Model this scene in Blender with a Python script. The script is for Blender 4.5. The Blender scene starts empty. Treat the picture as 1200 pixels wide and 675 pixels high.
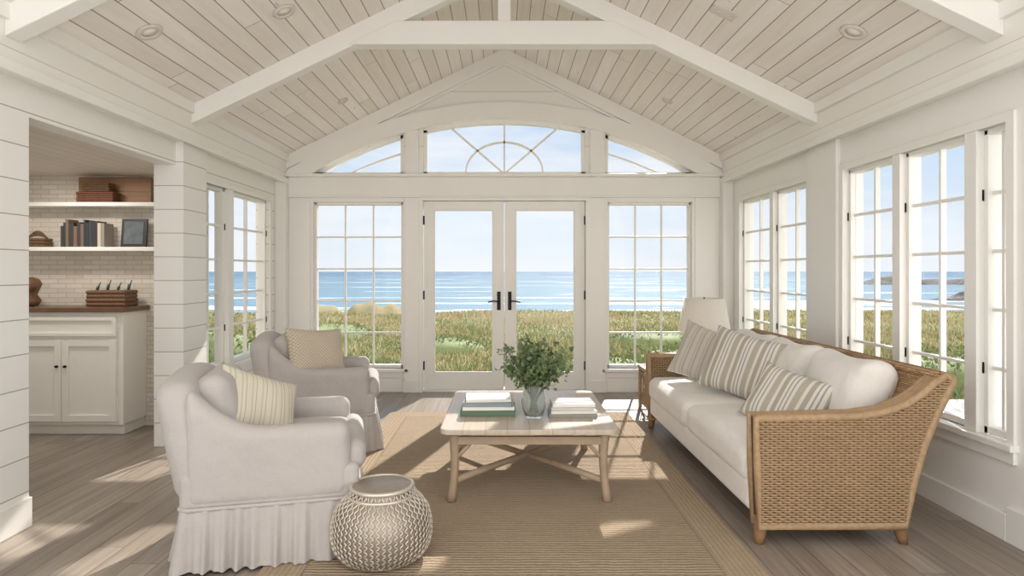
import bpy, bmesh, math, random
from mathutils import Vector, Matrix
random.seed(7)
R=random.random
def U(a,b): return a+(b-a)*random.random()
def lin(c): 
    c=c/255.0
    return c/12.92 if c<=0.04045 else ((c+0.055)/1.055)**2.4
def C(r,g,b): return (lin(r),lin(g),lin(b),1.0)

# ------------------------------------------------------------------ materials
class NT:
    def __init__(s,name):
        s.m=bpy.data.materials.new(name); s.m.use_nodes=True
        s.t=s.m.node_tree; s.n=s.t.nodes; s.l=s.t.links
        s.b=s.n['Principled BSDF']
    def node(s,ty,**kw):
        n=s.n.new(ty)
        for k,v in kw.items(): setattr(n,k,v)
        return n
    def math(s,op,a,b=None,c=None):
        n=s.node('ShaderNodeMath',operation=op)
        for i,x in enumerate((a,b,c)):
            if x is None: continue
            if isinstance(x,(int,float)): n.inputs[i].default_value=x
            else: s.l.new(x,n.inputs[i])
        return n.outputs[0]
    def mix(s,f,a,b,blend='MIX'):
        n=s.node('ShaderNodeMix',data_type='RGBA',blend_type=blend)
        for i,x in ((0,f),(6,a),(7,b)):
            if isinstance(x,(int,float)): n.inputs[i].default_value=x
            elif isinstance(x,tuple): n.inputs[i].default_value=x
            else: s.l.new(x,n.inputs[i])
        return n.outputs[2]
    def coord(s):
        return s.node('ShaderNodeTexCoord').outputs['Object']
    def sep(s,v):
        n=s.node('ShaderNodeSeparateXYZ'); s.l.new(v,n.inputs[0]); return n.outputs
    def comb(s,x,y,z):
        n=s.node('ShaderNodeCombineXYZ')
        for i,q in enumerate((x,y,z)):
            if isinstance(q,(int,float)): n.inputs[i].default_value=q
            else: s.l.new(q,n.inputs[i])
        return n.outputs[0]
    def noise(s,v,scale,detail=4,rough=.55):
        n=s.node('ShaderNodeTexNoise'); s.l.new(v,n.inputs['Vector'])
        n.inputs['Scale'].default_value=scale; n.inputs['Detail'].default_value=detail
        n.inputs['Roughness'].default_value=rough
        return n.outputs['Fac']
    def bump(s,h,strength=.3,dist=.01):
        n=s.node('ShaderNodeBump'); n.inputs['Strength'].default_value=strength
        n.inputs['Distance'].default_value=dist
        s.l.new(h,n.inputs['Height']); s.l.new(n.outputs[0],s.b.inputs['Normal'])
    def col(s,c):
        if isinstance(c,tuple): s.b.inputs['Base Color'].default_value=c
        else: s.l.new(c,s.b.inputs['Base Color'])
    def ramp(s,f,stops,interp='LINEAR'):
        n=s.node('ShaderNodeValToRGB'); n.color_ramp.interpolation=interp
        e=n.color_ramp.elements
        while len(e)<len(stops): e.new(0.5)
        for i,(p,c) in enumerate(stops): e[i].position=p; e[i].color=c
        s.l.new(f,n.inputs[0]); return n.outputs[0]
def M(name,c,rough=.6,metal=0,var=.08,vs=6,bs=0,bst=.2,bd=.003,**kw):
    t=NT(name); co=t.coord()
    n=t.noise(co,vs)
    dark=tuple(x*(1-2*var) for x in c[:3])+(1,)
    t.col(t.mix(n,dark,tuple(min(1,x*(1+var)) for x in c[:3])+(1,)))
    t.b.inputs['Roughness'].default_value=rough; t.b.inputs['Metallic'].default_value=metal
    if bs: t.bump(t.noise(co,bs,3),bst,bd)
    for k,v in kw.items(): t.b.inputs[k].default_value=v
    return t.m
def planks(name,c1,c2,across,width,along=None,length=2.0,gap=.004,gapc=None,rough=.5,grain=.5,gs=(28,1.2),stain=None,bst=.4):
    t=NT(name); s=t.sep(t.coord()); idx='xyz'
    a=s[idx.index(across)]
    tt=t.math('DIVIDE',a,width); i=t.math('FLOOR',tt); f=t.math('FRACT',tt)
    mask=t.math('LESS_THAN',f,gap/width)
    w1=t.node('ShaderNodeTexWhiteNoise',noise_dimensions='1D'); t.l.new(i,w1.inputs['W'])
    al=s[idx.index(along)] if along else s[0]
    if along:
        l2=t.math('ADD',t.math('DIVIDE',al,length),t.math('MULTIPLY',w1.outputs[0],7.3))
        j=t.math('FLOOR',l2); fj=t.math('FRACT',l2)
        mask=t.math('MAXIMUM',mask,t.math('LESS_THAN',fj,gap*.8/length))
        w2=t.node('ShaderNodeTexWhiteNoise',noise_dimensions='3D'); t.l.new(t.comb(i,j,0),w2.inputs['Vector']); rnd=w2.outputs[0]
        off=t.math('MULTIPLY',rnd,13.0)
        gv=t.comb(t.math('MULTIPLY',a,gs[0]),t.math('ADD',t.math('MULTIPLY',al,gs[1]),off),off)
    else:
        rnd=w1.outputs[0]
        gv=t.comb(t.math('MULTIPLY',a,gs[0]),t.math('MULTIPLY',s[0],gs[1]),t.math('MULTIPLY',s[1],gs[1]))
    g=t.noise(gv,1.0,5,.6)
    f2=t.math('ADD',t.math('MULTIPLY',rnd,1-grain),t.math('MULTIPLY',t.math('SUBTRACT',t.math('MULTIPLY',g,2.2),.6),grain))
    col=t.mix(f2,c1,c2)
    if stain:
        v=t.node('ShaderNodeTexVoronoi'); t.l.new(t.comb(t.math('MULTIPLY',a,7),t.math('MULTIPLY',al,2.2),off),v.inputs['Vector']); v.inputs['Scale'].default_value=1
        k=t.math('LESS_THAN',v.outputs['Distance'],.07)
        col=t.mix(t.math('MULTIPLY',k,.45),col,stain)
    col=t.mix(t.math('MULTIPLY',mask,.8),col,gapc or tuple(x*.35 for x in c1[:3])+(1,))
    t.col(col); t.b.inputs['Roughness'].default_value=rough
    h=t.math('ADD',t.math('MULTIPLY',t.math('SUBTRACT',1.0,mask),1.0),t.math('MULTIPLY',g,.12))
    t.bump(h,bst,.004)
    return t.m

WHITE=C(241,239,235)
paint=M('painted_wood_white',WHITE,.45,var=.02,vs=3)
paint2=M('painted_trim',C(240,238,233),.4,var=.02,vs=3)
shiplap=planks('shiplap_white',C(238,236,231),C(243,241,237),'z',.185,gap=.006,gapc=C(150,146,138),rough=.5,grain=.3,gs=(8,.8))
frieze_m=planks('frieze_boards',C(236,233,227),C(242,240,235),'z',.155,gap=.004,gapc=C(184,179,170),rough=.5,grain=.3,gs=(8,.8))
ceil_m=planks('ceiling_whitewashed_pine',C(226,218,208),C(248,244,238),'x',.118,'y',2.6,gap=.007,gapc=C(132,117,102),rough=.6,grain=.45,gs=(22,1.6),stain=C(198,175,152))
floor_m=planks('floor_grey_oak',C(110,98,88),C(174,162,149),'x',.135,'y',1.9,gap=.004,gapc=C(48,42,36),rough=.34,grain=.6,gs=(40,1.5),bst=.3)
dark=M('dark_iron',C(28,26,25),.4,.6)
glassm=NT('window_glass')
tr=glassm.node('ShaderNodeBsdfTransparent'); gl=glassm.node('ShaderNodeBsdfGlossy'); gl.inputs['Roughness'].default_value=.0
mx=glassm.node('ShaderNodeMixShader'); mx.inputs[0].default_value=.015
glassm.l.new(tr.outputs[0],mx.inputs[1]); glassm.l.new(gl.outputs[0],mx.inputs[2])
glassm.l.new(mx.outputs[0],glassm.n['Material Output'].inputs[0]); glassm=glassm.m

# ------------------------------------------------------------------ mesh builder
class MB:
    def __init__(s): s.v=[];s.f=[];s.m=[];s.s=[]
    def add(s,vs,fs,mi=0,sm=False,mx=None):
        o=len(s.v)
        for p in vs:
            p=Vector(p)
            if mx: p=mx@p
            s.v.append(tuple(p))
        for f in fs:
            s.f.append([i+o for i in f]); s.m.append(mi); s.s.append(sm)
        return s
    def box(s,x0,x1,y0,y1,z0,z1,mi=0,mx=None):
        vs=[(x,y,z) for x in (x0,x1) for y in (y0,y1) for z in (z0,z1)]
        fs=[(0,1,3,2),(4,6,7,5),(0,4,5,1),(2,3,7,6),(0,2,6,4),(1,5,7,3)]
        return s.add(vs,fs,mi,False,mx)
    def prism(s,poly,ax,a0,a1,mi=0,sm=False,mx=None):
        n=len(poly)
        def P(p,a):
            if ax=='y': return (p[0],a,p[1])
            if ax=='x': return (a,p[0],p[1])
            return (p[0],p[1],a)
        vs=[P(p,a0) for p in poly]+[P(p,a1) for p in poly]
        fs=[list(range(n)),list(range(2*n-1,n-1,-1))]
        s.add(vs,fs,mi,False,mx)
        o=[[i,(i+1)%n,n+(i+1)%n,n+i] for i in range(n)]
        return s.add(vs,o,mi,sm,mx)
    def rbox(s,size,r,c=(0,0,0),rot=None,crown=0,mi=0,crownx=0,n=7,shape=None):
        hx,hy,hz=[q/2 for q in size]
        r=min(r,hx,hy,hz)
        def ts(h):
            a=[-h+r*k/4 for k in range(5)]; inner=[-h+r+(2*h-2*r)*k/(n+1) for k in range(1,n+1)] if h>r*1.01 else []
            return a+inner+[-q for q in reversed(a)]
        X,Y,Z=ts(hx),ts(hy),ts(hz)
        mx=Matrix.Translation(Vector(c))
        if rot: mx=mx@rot
        def mp(p):
            core=Vector((max(-hx+r,min(hx-r,p[0])),max(-hy+r,min(hy-r,p[1])),max(-hz+r,min(hz-r,p[2]))))
            d=Vector(p)-core
            q=core+(d.normalized()*r if d.length>1e-9 else d)
            if crown:
                q.z+=crown*(1-(p[0]/hx)**2)*(1-(p[1]/hy)**2)*(1 if p[2]>0 else -.3)*abs(p[2])/hz
            if crownx:
                q.x+=crownx*(1-(p[1]/hy)**2)*(1-(p[2]/hz)**2)*(p[0]/hx)
            if shape: q=Vector(shape(q))
            return q
        for A,B,f in ((X,Y,lambda a,b:(a,b,hz)),(X,Y,lambda a,b:(a,b,-hz)),(X,Z,lambda a,b:(a,hy,b)),(X,Z,lambda a,b:(a,-hy,b)),(Y,Z,lambda a,b:(hx,a,b)),(Y,Z,lambda a,b:(-hx,a,b))):
            vs=[mp(f(a,b)) for a in A for b in B]; nb=len(B)
            fs=[(i*nb+j,i*nb+j+1,(i+1)*nb+j+1,(i+1)*nb+j) for i in range(len(A)-1) for j in range(nb-1)]
            s.add(vs,fs,mi,True,mx)
        return s
    def tube(s,pts,r,sides=6,mi=0,closed=False,mx=None,flat=1.0):
        pts=[Vector(p) for p in pts]; n=len(pts); vs=[];fs=[]
        prev=None
        for i,p in enumerate(pts):
            if closed: d=pts[(i+1)%n]-pts[i-1]
            else: d=pts[min(i+1,n-1)]-pts[max(i-1,0)]
            d.normalize()
            if prev is None:
                u=d.orthogonal().normalized()
            else:
                u=(prev-d*prev.dot(d)).normalized()
            prev=u; w=d.cross(u)
            rr=r[i] if isinstance(r,(list,tuple)) else r
            for k in range(sides):
                a=2*math.pi*k/sides
                vs.append(p+u*math.cos(a)*rr+w*math.sin(a)*rr*flat)
        m=n if closed else n-1
        for i in range(m):
            for k in range(sides):
                a=i*sides+k;b=i*sides+(k+1)%sides;c=((i+1)%n)*sides+(k+1)%sides;d=((i+1)%n)*sides+k
                fs.append((a,b,c,d))
        if not closed:
            fs.append(list(range(sides))); fs.append([(n-1)*sides+k for k in range(sides)])
        return s.add(vs,fs,mi,True,mx)
    def lathe(s,prof,n=32,c=(0,0,0),mi=0,sm=True,cap=True):
        vs=[];fs=[]
        for r,z in prof:
            for k in range(n):
                a=2*math.pi*k/n; vs.append((c[0]+r*math.cos(a),c[1]+r*math.sin(a),c[2]+z))
        for i in range(len(prof)-1):
            for k in range(n):
                fs.append((i*n+k,i*n+(k+1)%n,(i+1)*n+(k+1)%n,(i+1)*n+k))
        if cap:
            fs.append(list(range(n))); fs.append([(len(prof)-1)*n+k for k in range(n)])
        return s.add(vs,fs,mi,sm)
    def pillow(s,w,h,t,mi=0,mx=None,n=22):
        for sg in (1,-1):
            vs=[]
            for i in range(n+1):
                for j in range(n+1):
                    u=math.sin((-1+2*i/n)*math.pi/2); v=math.sin((-1+2*j/n)*math.pi/2)
                    y=w/2*u*(1-.10*(1-v*v)); z=h/2*v*(1-.10*(1-u*u))
                    th=t/2*(max(0,(1-u**4)*(1-v**4)))**.55*(1+.06*math.sin(5*u+2*v))
                    vs.append((sg*th,y,z))
            fs=[(i*(n+1)+j,i*(n+1)+j+1,(i+1)*(n+1)+j+1,(i+1)*(n+1)+j) for i in range(n) for j in range(n)]
            s.add(vs,fs,mi,True,mx)
        return s
    def between(s,xs,lo,hi,y0,y1,mi=0):
        for a,b in zip(xs[:-1],xs[1:]):
            la,lb,ha,hb=lo(a),lo(b),hi(a),hi(b)
            if ha-la<=1e-4 and hb-lb<=1e-4: continue
            ha=max(ha,la);hb=max(hb,lb)
            s.prism([(a,la),(b,lb),(b,hb),(a,ha)],'y',y0,y1,mi)
        return s
    def obj(s,name,mats,parent=None,origin=(0,0,0),bevel=0,weld=True,rz=0,recalc=True):
        o=Vector(origin)
        me=bpy.data.meshes.new(name)
        me.from_pydata([tuple(Vector(p)-o) for p in s.v],[],s.f)
        if not isinstance(mats,(list,tuple)): mats=[mats]
        for m in mats: me.materials.append(m)
        me.polygons.foreach_set('material_index',s.m); me.polygons.foreach_set('use_smooth',s.s)
        if weld or recalc:
            bm=bmesh.new(); bm.from_mesh(me)
            if weld: bmesh.ops.remove_doubles(bm,verts=bm.verts,dist=1e-5)
            if recalc: bmesh.ops.recalc_face_normals(bm,faces=bm.faces)
            bm.to_mesh(me); bm.free()
        ob=bpy.data.objects.new(name,me); bpy.context.scene.collection.objects.link(ob)
        if parent: ob.parent=parent
        else: ob.location=o; ob.rotation_euler.z=rz
        if bevel:
            md=ob.modifiers.new('bevel','BEVEL'); md.width=bevel; md.segments=2; md.limit_method='ANGLE'; md.angle_limit=.6
        return ob
def E(name,loc=(0,0,0),rz=0):
    e=bpy.data.objects.new(name,None); e.location=loc; e.rotation_euler.z=rz; e.empty_display_size=.1
    bpy.context.scene.collection.objects.link(e); return e
def Ry(a): return Matrix.Rotation(math.radians(a),4,'Y')
def Rz(a): return Matrix.Rotation(math.radians(a),4,'Z')
def Rx(a): return Matrix.Rotation(math.radians(a),4,'X')
T=lambda *a: Matrix.Translation(Vector(a))

# ------------------------------------------------------------------ room
H=1.37; YF=7.18; XW=2.56; XF=2.46; SL=.492; ZE=2.68; Y0=1.0
ceilz=lambda x: ZE+SL*(XF-abs(x))
MB().box(-4.6,XW+.14,Y0,YF+.12,-.12,0).obj('floor',floor_m)
c=MB()
for sg in (1,-1):
    c.prism([(0,ceilz(0)),(sg*3.0,ceilz(3.0)),(sg*3.0,ceilz(3.0)+.12),(0,ceilz(0)+.12)],'y',Y0,YF+.45)
c.obj('ceiling',ceil_m)
w=MB()
w.box(-XW-.14,-XW,Y0,3.4,0,2.4).box(-XW-.14,-XW,3.4,4.92,2.2,2.4).box(-2.73,-2.50,4.92,5.3,0,2.4)
w.box(-XW-.14,-XW,5.3,6.86,0,.46).box(-XW-.14,-XW,5.3,6.86,2.15,2.4).box(-XW-.14,-XW,6.86,YF,0,2.4)
w.obj('wall_left',shiplap)
w=MB()
w.box(XW,XW+.14,Y0,3.2,0,2.4).box(XW,XW+.14,4.75,5.3,0,2.4).box(XW,XW+.14,3.2,4.75,0,.46).box(XW,XW+.14,3.2,4.75,2.15,2.4)
w.box(XW,XW+.14,5.3,6.84,0,.46).box(XW,XW+.14,5.3,6.84,2.15,2.4).box(XW,XW+.14,6.84,YF,0,2.4)
w.obj('wall_right',paint)
for sg,nm in ((1,'right'),(-1,'left')):
    f=MB(); a,b=sorted((sg*XF,sg*(XW+.14))); f.box(a,b,Y0,YF,2.38,2.80); f.obj('trim_frieze_'+nm,frieze_m)
    f=MB(); a,b=sorted((sg*(XF-.025),sg*XF)); f.box(a,b,Y0,YF,2.36,2.42); f.obj('trim_picture_rail_'+nm,paint2,bevel=.006)
    f=MB(); f.prism([(sg*(XF-.03),ZE-.07),(sg*XF,ZE-.07),(sg*XF,ZE),(sg*(XF-.03),ZE+.012)],'y',Y0,YF); f.obj('trim_crown_'+nm,paint2)
    a,b=sorted((sg*2.44,sg*XW)); MB().box(a,b,YF-.14,YF,0,2.38).obj('trim_corner_post_'+nm,paint2,bevel=.006)
MB().box(XW-.04,XW,4.80,5.25,0,2.38).obj('trim_pier',paint2,bevel=.006)
MB().box(XW-.02,XW,Y0,3.2,0,.18).box(XW-.02,XW,3.2,4.8,0,.14).box(XW-.02,XW,5.25,7.04,0,.14).obj('baseboard_right',paint2,bevel=.005)
MB().box(-XW,-XW+.02,Y0,3.4,0,.16).box(-XW,-XW+.02,5.3,7.04,0,.14).obj('baseboard_left',paint2,bevel=.005)

# far wall
HB,HT=2.204,2.466; ZC=-.968; RI=4.066; RO=4.245
arc=lambda x,r: ZC+math.sqrt(max(0,r*r-x*x))
WL=(-2.17,-1.15); WR=(1.17,2.13); WZ=(.264,2.156); DX=.93
f=MB()
f.box(-XW,WL[0],YF,YF+.16,0,HB).box(WL[1],-DX,YF,YF+.16,0,HB).box(DX,WR[0],YF,YF+.16,0,HB).box(WR[1],XW,YF,YF+.16,0,HB)
for a,b in (WL,WR): f.box(a,b,YF,YF+.16,0,WZ[0]).box(a,b,YF,YF+.16,WZ[1],HB)
f.box(-XW-.14,XW+.14,YF,YF+.16,HB,HT)
f.box(-1.15,-.92,YF,YF+.16,HT,3.0).box(.92,1.15,YF,YF+.16,HT,3.0)
xs=[-2.7+5.4*i/90 for i in range(91)]
f.between(xs,lambda x:max(HT,arc(x,RI)),lambda x:ceilz(x)+.05,YF,YF+.16)
f.obj('wall_far',planks('gable_boards',C(236,233,227),C(241,239,234),'z',.31,gap=.005,gapc=C(180,173,164),grain=.3,gs=(8,.8)))
f=MB(); f.between([-2.46+4.92*i/80 for i in range(81)],lambda x:max(HT,arc(x,RI)),lambda x:min(arc(x,RO),ceilz(x)-.001) if arc(x,RO)>HT else HT,YF-.07,YF)
f.obj('trim_arch',paint2)
f=MB(); f.between([-2.46,0,2.46],lambda x:ceilz(x)-.15,lambda x:ceilz(x),YF-.05,YF)
f.between([-2.46,0,2.46],lambda x:ceilz(x)-.18,lambda x:ceilz(x)-.15,YF-.025,YF)
f.obj('trim_gable',paint2)
f=MB(); f.box(-2.44,2.44,YF-.05,YF,HB+.02,HT-.03).box(-2.46,2.46,YF-.09,YF,HT-.03,HT+.005).box(-2.44,2.44,YF-.065,YF,HB,HB+.02)
f.obj('trim_header',paint2,bevel=.005)
f=MB()
for a,b in ((-1.13,-.96),(.96,1.14)):
    f.box(a,b,YF-.045,YF,.12,HB); f.box(a-.015,b+.015,YF-.055,YF,0,.14)
    f.box(a+.01,b-.01,YF-.05,YF,HT+.005,arc(1.04,RI)+.01)
f.box(-2.44,-2.2,YF-.03,YF,0,HB).box(2.16,2.44,YF-.03,YF,0,HB)
f.obj('trim_pilasters',paint2,bevel=.005)
MB().box(-2.2,-1.15,YF-.025,YF,0,.14).box(1.16,2.16,YF-.025,YF,0,.14).obj('baseboard_far',paint2,bevel=.005)

# windows
wn=[0]
def window(kind,a0,a1,z0,z1,cols,rows,units=None,sg=1,sill=True):
    wn[0]+=1
    def box(mb,a,b,d0,d1,zz0,zz1,mi=0):
        if kind=='far': mb.box(a,b,YF+d0,YF+d1,zz0,zz1,mi)
        else:
            p,q=sorted((sg*(XW+d0),sg*(XW+d1))); mb.box(p,q,a,b,zz0,zz1,mi)
    units=units or [(a0,a1)]
    e=E('window_%d'%wn[0])
    m=MB(); g=MB()
    fw=.028
    for (u0,u1) in units:
        for a,b in ((u0,u0+fw),(u1-fw,u1)): box(m,a,b,.03,.11,z0,z1)
        for a,b in ((z0,z0+fw+.012),(z1-fw,z1)): box(m,u0,u1,.03,.11,a,b)
        iu0,iu1,iz0,iz1=u0+fw,u1-fw,z0+fw+.012,z1-fw
        t=.0095
        for i in range(1,cols):
            x=iu0+(iu1-iu0)*i/cols; box(m,x-t,x+t,.05,.085,iz0,iz1)
        for j in range(1,rows):
            z=iz0+(iz1-iz0)*j/rows; box(m,iu0,iu1,.052,.083,z-t,z+t)
        box(g,iu0,iu1,.066,.069,iz0,iz1)
    for (p,q) in zip(units[:-1],units[1:]): box(m,p[1],q[0],-.012,.12,z0,z1)
    m.obj('sash',paint2,parent=e,bevel=.003); g.obj('glass',glassm,parent=e)
    m=MB(); cw=.05
    for a,b in ((a0-cw,a0),(a1,a1+cw)): box(m,a,b,-.018,.0,z0-.03,z1+cw)
    box(m,a0,a1,-.018,0,z1,z1+cw); box(m,a0-cw-.01,a1+cw+.01,-.045,.03,z0-.035,z0); box(m,a0-cw,a1+cw,-.02,0,z0-.10,z0-.035)
    m.obj('casing',paint2,parent=e,bevel=.004)
    m=MB()
    if kind=='side':
        for (u0,u1) in units:
            for z in (z0+.35,z1-.35): box(m,u1-.003,u1+.004,.02,.034,z-.03,z+.03)
        m.obj('hinges',dark,parent=e)
window('far',WL[0],WL[1],WZ[0],WZ[1],3,5)
window('far',WR[0],WR[1],WZ[0],WZ[1],3,5)
window('side',5.3,6.86,.5,2.13,2,5,units=[(5.3,5.84),(5.95,6.86)],sg=-1)
window('side',5.32,6.84,.5,2.13,2,5,units=[(5.32,5.99),(6.07,6.84)],sg=1)
window('side',3.2,4.75,.5,2.13,2,5,units=[(3.2,3.41),(3.5,4.07),(4.15,4.75)],sg=1)
e=E('window_%d'%(wn[0]+1))
m=MB()
ax=[-.92+1.84*i/30 for i in range(31)]
m.between(ax,lambda x:arc(x,RI)-.045,lambda x:arc(x,RI)+.01,YF+.03,YF+.1)
m.box(-.92,-.88,YF+.03,YF+.1,HT,2.98).box(.88,.92,YF+.03,YF+.1,HT,2.98).box(-.92,.92,YF+.03,YF+.1,HT,HT+.04)
def bar(p,q,t=.011):
    p=Vector((p[0],0,p[1]));q=Vector((q[0],0,q[1])); d=q-p; L=d.length
    ang=math.atan2(d.z,d.x)
    m.box(0,L,YF+.05,YF+.08,-t,t,0,Matrix.Translation(p)@Matrix.Rotation(-ang,4,'Y'))
r0=.44
pts=[(r0*math.cos(math.pi*k/20),HT+.04+r0*.78*math.sin(math.pi*k/20)) for k in range(21)]
for a,b in zip(pts[:-1],pts[1:]): bar(a,b)
bar((0,HT),(0,arc(0,RI)-.03))
for s in (1,-1):
    bar((0,HT+.02),(s*.62,arc(.62,RI)-.03))
m.obj('frame',paint2,parent=e)
g=MB(); g.between(ax,lambda x:HT+.02,lambda x:arc(x,RI)-.02,YF+.064,YF+.067); g.obj('glass',glassm,parent=e)
for s in (-1,1):
    e=E('window_%d'%(wn[0]+2+(s>0)))
    m=MB(); a=[s*(1.15+1.02*i/20) for i in range(21)]
    if s<0: a=a[::-1]
    m.between(a,lambda x:max(HT,arc(x,RI)-.04),lambda x:max(HT,arc(x,RI)+.01),YF+.03,YF+.1)
    m.between(a,lambda x:HT,lambda x:min(HT+.035,max(HT,arc(x,RI))),YF+.03,YF+.1)
    p,q=sorted((s*1.15,s*1.185)); m.box(p,q,YF+.03,YF+.1,HT,arc(1.17,RI))
    m.between(a,lambda x:max(HT,arc(x,RI)-.215),lambda x:max(HT,arc(x,RI)-.195),YF+.05,YF+.08)
    m.obj('frame',paint2,parent=e)
    g=MB(); g.between(a,lambda x:HT,lambda x:max(HT,arc(x,RI)-.02),YF+.064,YF+.067); g.obj('glass',glassm,parent=e)
# doors
MB().box(-.965,-.92,YF-.06,YF+.16,0,HB).box(.92,.965,YF-.06,YF+.16,0,HB).box(-.92,.92,YF-.06,YF+.16,2.17,HB).box(-.92,.92,YF-.02,YF+.2,0,.025).obj('trim_door_frame',paint2,bevel=.004)
for k,(x0,x1,g0,g1) in enumerate(((-.915,-.004,-.80,-.125),(.004,.915,.125,.80))):
    e=E('door_%d'%(k+1))
    m=MB(); y0,y1=YF+.0,YF+.045
    m.box(x0,g0,y0,y1,.03,2.165).box(g1,x1,y0,y1,.03,2.165).box(g0,g1,y0,y1,.03,.215).box(g0,g1,y0,y1,2.07,2.165)
    for a,b,c2,d in ((g0,g0+.014,.215,2.07),(g1-.014,g1,.215,2.07),(g0,g1,.215,.229),(g0,g1,2.056,2.07)): m.box(a,b,y0-.006,y0+.02,c2,d)
    m.obj('leaf',paint2,parent=e,bevel=.003)
    MB().box(g0,g1,YF+.02,YF+.024,.2,2.08).obj('glass',glassm,parent=e)
    s=-1 if k==0 else 1; hx=s*.062
    m=MB(); m.box(hx-.02,hx+.02,y0-.008,y0,.93,1.14).tube([(hx,y0,1.03),(hx,y0-.05,1.03)],.011,8)
    m.tube([(hx,y0-.05,1.03),(hx+s*.06,y0-.055,1.035),(hx+s*.12,y0-.05,1.022)],.009,8)
    m.lathe([(0.001,0),(.014,0),(.014,.012),(.001,.012)],12,(hx,y0-.012,1.105))
    m.obj('handle',dark,parent=e,bevel=.002)
    m=MB(); hxx=s*.917
    for z in (.3,1.1,1.95): m.box(hxx-.012,hxx+.012,y0-.008,y0,z-.05,z+.05)
    m.obj('hinges',dark,parent=e)
# trusses
def truss(y):
    m=MB(); t=.055
    for s in (1,-1):
        m.prism([(s*XF,ceilz(XF)-.15),(0,ceilz(0)-.17),(0,ceilz(0)),(s*XF,ceilz(XF))],'y',y-t,y+t)
    zb,zt=3.15,3.335
    xb=XF-(zb-(ZE-.15))/SL; xt=XF-(zt-(ZE-.15))/SL
    m.prism([(-xb-.03,zb),(xb+.03,zb),(xt+.03,zt),(-xt-.03,zt)],'y',y-t-.01,y+t+.01)
    m.box(-.05,.05,y-t+.01,y+t-.01,zt,ceilz(0)-.1)
    m.obj('roof_truss',paint2,bevel=.006)
truss(5.01); truss(3.16)
def on_ceiling(px,py):
    dx=(px-591)/740; dz=(318-py)/740; s=1 if dx>0 else -1
    y=(ZE+SL*XF-H)/(dz+SL*s*dx); return (dx*y,y,H+dz*y),s
lm=M('lamp_lens',C(250,244,230),.4,var=.01)
trimw=M('light_trim_white',C(216,210,202),.4,var=.01)
for i,(px,py) in enumerate(((175,37),(333,13),(1000,37),(848,14),(782,118),(402,118))):
    (x,y,z),s=on_ceiling(px,py)
    e=E('recessed_light',(x,y,z-.002)); e.rotation_euler=(0,math.atan(SL)*s,0)
    if i==3:
        m=MB().box(-.09,.09,-.06,.06,-.008,.0)
        for k in range(5): m.box(-.075,.075,-.048+k*.022,-.040+k*.022,-.012,-.008)
        m.obj('grille',trimw,parent=e); e.name='ceiling_vent'; continue
    sc=1.0 if i<4 else .7
    MB().lathe([(.045*sc,-.004),(.052*sc,-.012),(.075*sc,-.010),(.08*sc,0.0),(.045*sc,.0)],28,cap=False).obj('ring',trimw,parent=e)
    MB().lathe([(.001,-.003),(.046*sc,-.003),(.046*sc,.0),(.001,.0)],24).obj('lens',lm,parent=e)

# ------------------------------------------------------------------ nook
brick=NT('white_brick'); s_=brick.sep(brick.coord())
bt=brick.node('ShaderNodeTexBrick'); brick.l.new(brick.comb(s_[0],s_[2],0),bt.inputs['Vector'])
bt.inputs['Scale'].default_value=1; bt.inputs['Brick Width'].default_value=.15; bt.inputs['Row Height'].default_value=.042; bt.inputs['Mortar Size'].default_value=.004
bt.inputs['Color1'].default_value=C(230,222,210); bt.inputs['Color2'].default_value=C(216,206,193); bt.inputs['Mortar'].default_value=C(200,190,177)
brick.l.new(bt.outputs[0],brick.b.inputs['Base Color']); brick.bump(brick.math('SUBTRACT',1.0,bt.outputs['Fac']),.3,.004); brick.b.inputs['Roughness'].default_value=.8; brick=brick.m
MB().box(-4.5,-2.73,5.62,5.72,0,2.3).obj('wall_nook_back',brick)
MB().box(-4.6,-4.5,3.3,5.72,0,2.3).obj('wall_nook_side',paint)
MB().box(-4.6,-2.70,3.26,3.4,0,2.3).obj('wall_nook_front',paint)
MB().box(-4.6,-2.70,3.26,5.72,2.22,2.34).obj('ceiling_nook',planks('nook_ceiling_boards',C(222,212,198),C(236,228,216),'x',.12,'y',2,gap=.004,gapc=C(160,144,126)))
MB().box(-2.75,-2.73,5.3,5.62,0,2.22).obj('wall_nook_return',paint)
cabw=M('cabinet_white',C(240,237,230),.4,var=.02)
walnut=M('counter_walnut',C(118,90,68),.35,var=.25,vs=12)
o=(-3.66,5.4,0)
e=E('built_in_cabinet',o)
m=MB(); cx0,cx1,cy0,cy1=-4.14,-3.18,5.27,5.615
m.box(cx0,cx1,cy0,cy1,.09,1.03).box(cx0+.03,cx1-.02,cy0+.05,cy1,0,.09)
m.box(cx0,cx1,cy0-.006,cy0,.9,.905)
mid=(cx0+cx1)/2-.02
def shaker(m,x0,x1,z0,z1,w=.055):
    m.box(x0,x1,cy0-.012,cy0,z0,z1)
    m.box(x0,x0+w,cy0-.026,cy0-.012,z0,z1).box(x1-w,x1,cy0-.026,cy0-.012,z0,z1).box(x0+w,x1-w,cy0-.026,cy0-.012,z0,z0+w).box(x0+w,x1-w,cy0-.026,cy0-.012,z1-w,z1)
shaker(m,cx0+.05,mid-.003,.12,.80); shaker(m,mid+.003,cx1-.05,.12,.80); shaker(m,cx0+.05,cx1-.05,.83,.99,.03)
m.obj('carcass',cabw,parent=e,origin=o,bevel=.003)
MB().box(cx0-.02,cx1+.03,cy0-.04,cy1,1.03,1.07).obj('countertop',walnut,parent=e,origin=o,bevel=.004)
m=MB()
for x in (mid-.035,mid+.035): m.tube([(x,cy0-.02,.58),(x,cy0-.045,.58)],.011,10)
m.obj('knobs',dark,parent=e,origin=o)
MB().box(-4.49,-2.76,5.42,5.615,1.93,1.965).obj('wall_shelf',cabw,bevel=.003)
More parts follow.
